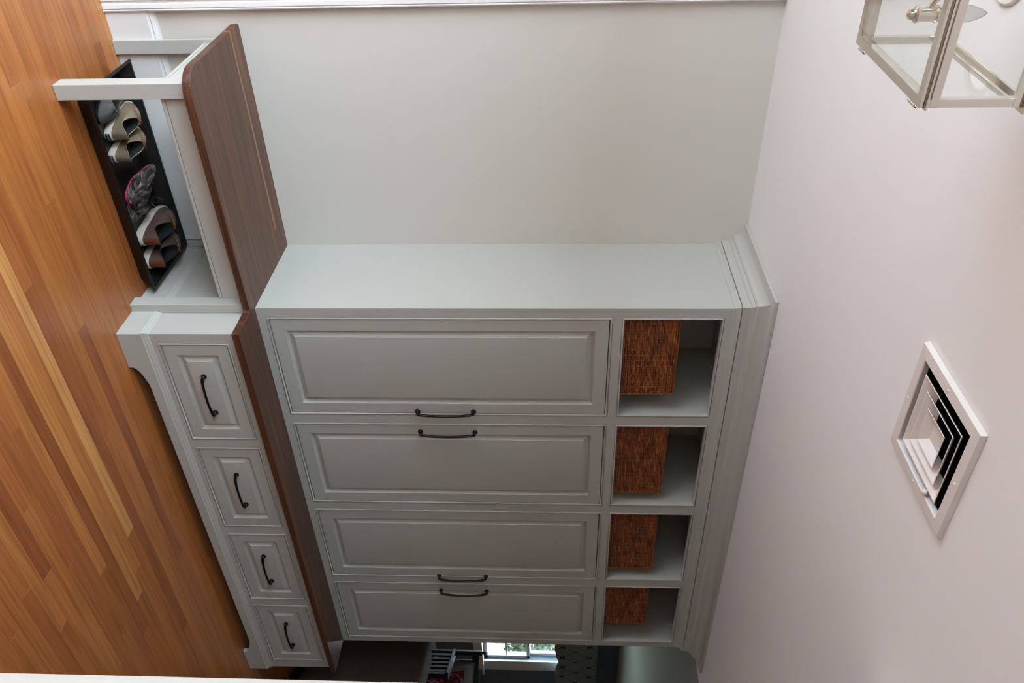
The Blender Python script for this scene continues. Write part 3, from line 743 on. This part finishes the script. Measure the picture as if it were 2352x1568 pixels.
# ------------------------------------------------------------------ glass ceiling lantern
LX0, LX1, LY0, LY1, LZ0, LZ1 = -1.4515, -1.148, -1.866, -1.5626, 2.15, 2.293
lan = thing('ceiling_lantern', 'square polished nickel and glass ceiling lantern with candle bulbs', 'light fixture', ((LX0+LX1)/2, (LY0+LY1)/2, LZ0))
bw = .0125
for x in (LX0, LX1-bw):
    for y in (LY0, LY1-bw): MB().box(x, x+bw, y, y+bw, LZ0+.006, LZ1).build('corner_post', 'nickel', lan, bevel=.0008)
def lring(name, z0, z1, out, wd):
    a, b, c, d = LX0-out, LX1+out, LY0-out, LY1+out
    R_ = lambda i, z: [(a+i, c+i, z), (b-i, c+i, z), (b-i, d-i, z), (a+i, d-i, z)]
    m = MB().rings([R_(0, z0), R_(0, z1), R_(wd, z1), R_(wd, z0), R_(0, z0)])
    return m.build(name, 'nickel', lan, bevel=.0006)
lring('hinged_frame', LZ0, LZ0+.005, 0, .015)
lring('inner_lip', LZ0+.005, LZ0+.0145, -.004, .006)
lring('bottom_frame', LZ0+.0078, LZ0+.0112, .003, .012)
lring('lower_rail', LZ0+.0145, LZ0+.026, .0005, .007)
lring('upper_rail', LZ1-.013, LZ1, .0005, .007)
lring('top_frame', LZ1, LZ1+.005, .008, .020)
for y in (LY0+.030, LY1-.030):
    hb = MB()
    for k in (-1, 0, 1): hb.tube([(LX1+.0035, y+k*.0085-.004, LZ0+.003), (LX1+.0035, y+k*.0085+.004, LZ0+.003)], .0034, 10)
    for k in (-1, 1): hb.lathe([(.0012, -.0035), (.003, 0), (.0012, .0035)], (LX1+.0035, y+k*.0145, LZ0+.003), 'y', 10)
    hb.build('hinge', 'nickel', lan, smooth=50)
MB().box(LX0+.014, LX1-.014, LY0+.014, LY1-.014, LZ0+.0022, LZ0+.0042).build('glass_pane', 'glass', lan)
for a in ((LX0+.012, LX1-.012, LY0+.004, LY0+.006), (LX0+.012, LX1-.012, LY1-.006, LY1-.004), (LX0+.004, LX0+.006, LY0+.012, LY1-.012), (LX1-.006, LX1-.004, LY0+.012, LY1-.012)):
    MB().box(*a, LZ0+.0245, LZ1-.0145).build('glass_pane', 'glass', lan)
xc, yc = (LX0+LX1)/2, (LY0+LY1)/2
def sqc(h, z): return [(xc-h, yc-h, z), (xc+h, yc-h, z), (xc+h, yc+h, z), (xc-h, yc+h, z)]
hh = (LX1-LX0)/2
for dy in (1, -1):
    MB().tube([(xc, yc+dy*(hh-.006), LZ1+.003), (xc, yc+dy*hh*.45, LZ1+.04), (xc, yc, LZ1+.062)], .0042, 8).build('roof_arm', 'nickel', lan, smooth=50)
MB().lathe([(.009, LZ1+.058), (.009, 2.418), (.05, 2.421), (.06, 2.430), (.06, 2.4395)], (xc, yc, 0), 'z', 24).build('stem_canopy', 'nickel', lan, smooth=40)
MB().tube([(xc, yc, LZ1), (xc, yc, LZ0+.07)], .006, 12).build('center_rod', 'nickel', lan, smooth=50)
for k, (dx, dy) in enumerate(((.064, 0), (-.032, .055), (-.032, -.055))):
    px, py = xc+dx, yc+dy; zb = LZ0+.004
    m = MB(); m.tube([(xc, yc, LZ0+.085), (xc+dx*.35, yc+dy*.35, LZ0+.072), (xc+dx*.7, yc+dy*.7, LZ0+.048), (px, py, LZ0+.040)], .0042, 10)
    m.build('arm', 'nickel', lan, smooth=60)
    m = MB().lathe([(.002, .008), (.007, .011), (.0085, .016), (.0072, .018), (.0105, .0195), (.0125, .021), (.0125, .0235), (.0105, .025), (.0105, .048), (.0128, .050), (.0128, .053), (.009, .0535)], (px, py, zb), 'z', 20)
    m.build('candle_socket', 'nickel', lan, smooth=35)
    MB().lathe([(.0085, .0535), (.0095, .060), (.0095, .068), (.012, .078), (.0135, .088), (.012, .102), (.007, .117), (.0022, .125), (.0005, .127)], (px, py, zb), 'z', 20).build('bulb', 'bulb', lan, smooth=60)

# ------------------------------------------------------------------ far room: sofa
sofa = thing('sofa', 'taupe upholstered sofa seen from behind past the cabinet end', 'sofa', (3.17, -.50, 0), math.radians(-28.5), local=True)
def rbox(name, a, mat, bev, parent, seg=4): return MB().box(*a).build(name, mat, parent, bevel=bev, seg=seg, smooth=40)
rbox('backrest', (-.20, .02, -1.0, .62, .055, .82), 'sofa', .05, sofa)
rbox('seat', (.02, .80, -.82, .44, .055, .43), 'sofa', .05, sofa)
rbox('armrest', (.0, .82, .44, .62, .055, .62), 'sofa', .05, sofa)
rbox('armrest', (.0, .82, -1.0, -.82, .055, .62), 'sofa', .05, sofa)
rbox('plinth', (-.185, .78, -.97, .59, .001, .055), 'blackwood', .006, sofa)

# ------------------------------------------------------------------ far room: slatted armchair with cushions
P = Vector((5.667, 1.48, 0)); ang = math.atan2(-.604, .797)
ch = thing('slatted_armchair', 'black slatted wooden armchair below the bright window', 'chair', (P.x, P.y, 0), ang, local=True)
# local x = along the back to the right, local -y = towards the camera
for x in (0, .66):
    rbox('rear_post', (x-.022, x+.022, -.022, .022, .0005, .945), 'blackwood', .004, ch, 2)
    MB().lathe([(.016, .945), (.012, .955), (.022, .966), (.018, .98), (.004, .988)], (x, 0, 0), 'z', 14).build('finial', 'blackwood', ch, smooth=50)
    rbox('front_post', (x-.022, x+.022, -.572, -.528, .0005, .66), 'blackwood', .004, ch, 2)
    rbox('arm', (x-.045, x+.045, -.60, -.02, .66, .685), 'blackwood', .006, ch, 2)
    rbox('side_rail', (x-.012, x+.012, -.53, -.02, .26, .32), 'blackwood', .003, ch, 2)
    for k in range(5): rbox('side_slat', (x-.008, x+.008, -.49+k*.098, -.44+k*.098, .32, .66), 'blackwood', .002, ch, 2)
rbox('top_rail', (.02, .64, -.014, .014, .85, .915), 'blackwood', .004, ch, 2)
rbox('back_rail', (.02, .64, -.014, .014, .42, .47), 'blackwood', .004, ch, 2)
for k in range(7): rbox('back_slat', (.07+k*.082, .105+k*.082, -.007, .007, .47, .85), 'blackwood', .002, ch, 2)
rbox('seat', (-.02, .68, -.56, -.015, .32, .40), 'blackwood', .01, ch, 2)
def pillow(name, label, mat, size, thick, mw):
    n = 12; vs = []; m = MB(); g = {}
    for s in (1, -1):
        rows = []
        for i in range(n+1):
            row = []
            for j in range(n+1):
                a, b = 2*i/n-1, 2*j/n-1
                pinch = 1-.07*(1-abs(a)**2)*abs(b)**3; pinch2 = 1-.07*(1-abs(b)**2)*abs(a)**3
                h = thick/2*max(0, (1-abs(a)**2.6))**.55*max(0, (1-abs(b)**2.6))**.55
                row.append((a*size/2*pinch2, -s*h, b*size/2*pinch+size/2))
            rows.append(row)
        m.rings(rows, closed=False)
    root = thing(name, label, 'cushion', (0, 0, 0), local=True)
    m.build('cover', mat, root, smooth=70)
    ring = [(-1, -1), (1, -1), (1, 1), (-1, 1), (-1, -1)]; pts = []
    for (a, b), (c, d) in zip(ring, ring[1:]):
        for k in range(8):
            u = k/8; aa, b2 = a+(c-a)*u, b+(d-b)*u
            pts.append((aa*size/2*(1-.07*(1-abs(b2)**2)*abs(aa)**3), 0, b2*size/2*(1-.07*(1-abs(aa)**2)*abs(b2)**3)+size/2))
    MB().tube(pts+pts[:1], .006, 6, caps=False).build('piping', mat, root, smooth=60)
    root.matrix_world = mw; return root
CM = Matrix.Translation(P) @ Matrix.Rotation(ang, 4, 'Z')
pillow('cushion', 'pale grey cushion leaning on the back of the black armchair', 'pillow', .47, .13, CM @ Matrix.Translation((.305, -.155, .411)) @ Matrix.Rotation(math.radians(-9), 4, 'X'))
pillow('cushion', 'red patterned cushion in front of the pale grey one', 'red', .40, .12, CM @ Matrix.Translation((.275, -.345, .411)) @ Matrix.Rotation(math.radians(-16), 4, 'X'))

# ------------------------------------------------------------------ far room: window, valance
win = struct(MB().box(WX0-.075, WX0, 2.728, 2.75, WZ0-.06, WZ1+.075).box(WX1, WX1+.20, 2.728, 2.75, WZ0-.06, WZ1+.075).box(WX0-.075, WX1+.20, 2.728, 2.75, WZ1, WZ1+.075).build('window_1', 'winframe', bevel=.003))
ORGw = win
def wbox(name, *a, mat='winframe'): return MB().box(*a).build(name, mat, win, bevel=.002 if mat == 'winframe' else 0)
wbox('sill', WX0-.10, WX1+.24, 2.68, 2.80, WZ0-.025, WZ0); wbox('apron', WX0-.08, WX1+.2, 2.725, 2.75, WZ0-.12, WZ0-.025)
zm = 1.335
for z0, z1, y in ((WZ0, zm+.02, 2.78), (zm-.02, WZ1, 2.82)):
    for a in ((WX0, WX0+.05, z0, z1), (WX1-.05, WX1, z0, z1), (WX0, WX1, z0, z0+.05), (WX0, WX1, z1-.04, z1)):
        wbox('sash', a[0], a[1], y, y+.035, a[2], a[3])
    wbox('glass_pane', WX0+.05, WX1-.05, y+.015, y+.019, z0+.05, z1-.04, mat='glass')
    for k in (1, 2): wbox('muntin', WX0+(WX1-WX0)*k/3-.009, WX0+(WX1-WX0)*k/3+.009, y+.008, y+.027, z0+.05, z1-.04)
    wbox('muntin', WX0+.05, WX1-.05, y+.008, y+.027, (z0+z1)/2-.009, (z0+z1)/2+.009)
va = thing('window_valance', 'grey valance with pale trellis print hanging over the window', 'valance', (7.30, 2.66, 2.19), local=True)
rows = []
nv = 60
for j in range(9):
    z = -j/8
    row = []
    for k in range(nv+1):
        u = k/nv; x = -.80+1.62*u; pl = .012*math.sin(u*40)*(j/8)
        bot = .47+.05*abs(math.sin(u*9))
        row.append((x, -.055-pl, z*bot))
    rows.append(row)
m = MB().rings(rows, closed=False); ob = m.build('fabric', 'valance', va, smooth=60)
so_ = ob.modifiers.new('thick', 'SOLIDIFY'); so_.thickness = .006
rbox('mounting_board', (-.80, .82, -.05, .065, -.02, .005), 'valance', .003, va, 2)
for x in (-.80, .815): rbox('return', (x, x+.006, -.05, .06, -.46, 0), 'valance', .001, va, 1)

# ------------------------------------------------------------------ outside the far window, and ground and greenery added beyond the left wall
struct(MB().box(-60, 60, -60, 60, -.7, -.6).build('ground_outside', 'lawn'))
struct(MB().box(4, 40, 6.5, 14, -.6, -.58).build('paving_outside', 'paving'))
struct(MB().box(-40, -3.2, -40, 40, -.6, -.58).box(-3.2, 12, -40, -5.3, -.6, -.58).build('bounce_ground_outside', 'bounce_ground'))  # unseen pale ground, added to bounce daylight up to the ceiling
def added_hedge(x0, x1, y0, y1, z1, label):
    rt = thing('added_hedge', label, 'added_hedge', ((x0+x1)/2, (y0+y1)/2, -.58)); rr = random.Random(9)
    MB().box(x0+.3, x1-.3, y0+.3, y1-.3, -.58, z1-.3).build('core', 'added_hedge', rt)
    lf = MB()
    for k in range(5000):
        f = rr.random(); y = y0+(y1-y0)*rr.random()
        c = Vector((x1-.3*rr.random(), y, -.58+(z1+.58)*rr.random())) if f < .7 else Vector((x0+(x1-x0)*rr.random(), y, z1-.3*rr.random()))
        e1 = Vector((rr.random()-.5, rr.random()-.5, rr.random()-.5)).normalized(); e2 = e1.orthogonal().normalized(); q = .18+.2*rr.random()
        lf.add([c-e1*q, c+e2*q*.6, c+e1*q, c-e2*q*.6], [(0, 1, 2, 3)])
    o = lf.build('foliage', 'added_hedge', rt); o['kind'] = 'stuff'
added_hedge(-16, -14, -24, 14, 4.0, 'unseen leafy screen added outside the left opening to block low skylight')  # out of view; added to keep sky light off the middle heights
def tree(x, y, hgt, rad, label, seed):
    rt = thing('tree', label, 'tree', (x, y, -.6)); rr = random.Random(seed)
    MB().tube([(x, y, -.6), (x+.1, y, hgt*.3), (x, y+.1, hgt*.6)], lambda s: .22*(1-s*.6), 10).build('trunk', 'bark', rt, smooth=60)
    br = MB()
    for k in range(6):
        a = rr.random()*6.28; br.tube([(x, y, hgt*.2+.25*k), (x+math.cos(a)*rad*.5, y+math.sin(a)*rad*.5, hgt*.35+.3*k), (x+math.cos(a)*rad*.8, y+math.sin(a)*rad*.8, hgt*.45+.3*k)], lambda s: .07*(1-.8*s), 6)
    br.build('branches', 'bark', rt, smooth=60)
    lf = MB()
    for k in range(2600):
        a, b, q = rr.random()*6.28, math.acos(2*rr.random()-1), rad*(.45+.55*rr.random()**.5)
        c = Vector((x+q*math.sin(b)*math.cos(a), y+q*math.sin(b)*math.sin(a), hgt*.55+q*math.cos(b)*.8))
        e1 = Vector((rr.random()-.5, rr.random()-.5, rr.random()-.5)).normalized(); e2 = e1.orthogonal().normalized(); s = .10+.12*rr.random()
        lf.add([c-e1*s, c+e2*s*.5, c+e1*s, c-e2*s*.5], [(0, 1, 2, 3)])
    o = lf.build('foliage', 'leaf', rt); o['kind'] = 'stuff'
tree(28.0, 16.6, 2.6, 2.3, 'leafy green tree outside the far window, nearest the pale house', 3)
tree(32.2, 19.6, 3.6, 2.8, 'leafy green tree farther off outside the far window', 4)
hs = thing('neighbour_house', 'pale lap-sided house wall seen through the far window', 'house', (28.5, 12.7, -.6))
MB().box(25.1, 32, 11.9, 13.5, -.6, 3.6).build('wall', 'siding', hs)
for k in range(20): MB().box(25.07, 32, 11.87, 13.53, -.55+k*.2, -.37+k*.2).build('siding_board', 'siding', hs)
MB().prism([(11.5, 3.6), (13.9, 3.6), (12.7, 4.7)], 'x', 24.7, 32.4).build('roof', 'paving', hs)
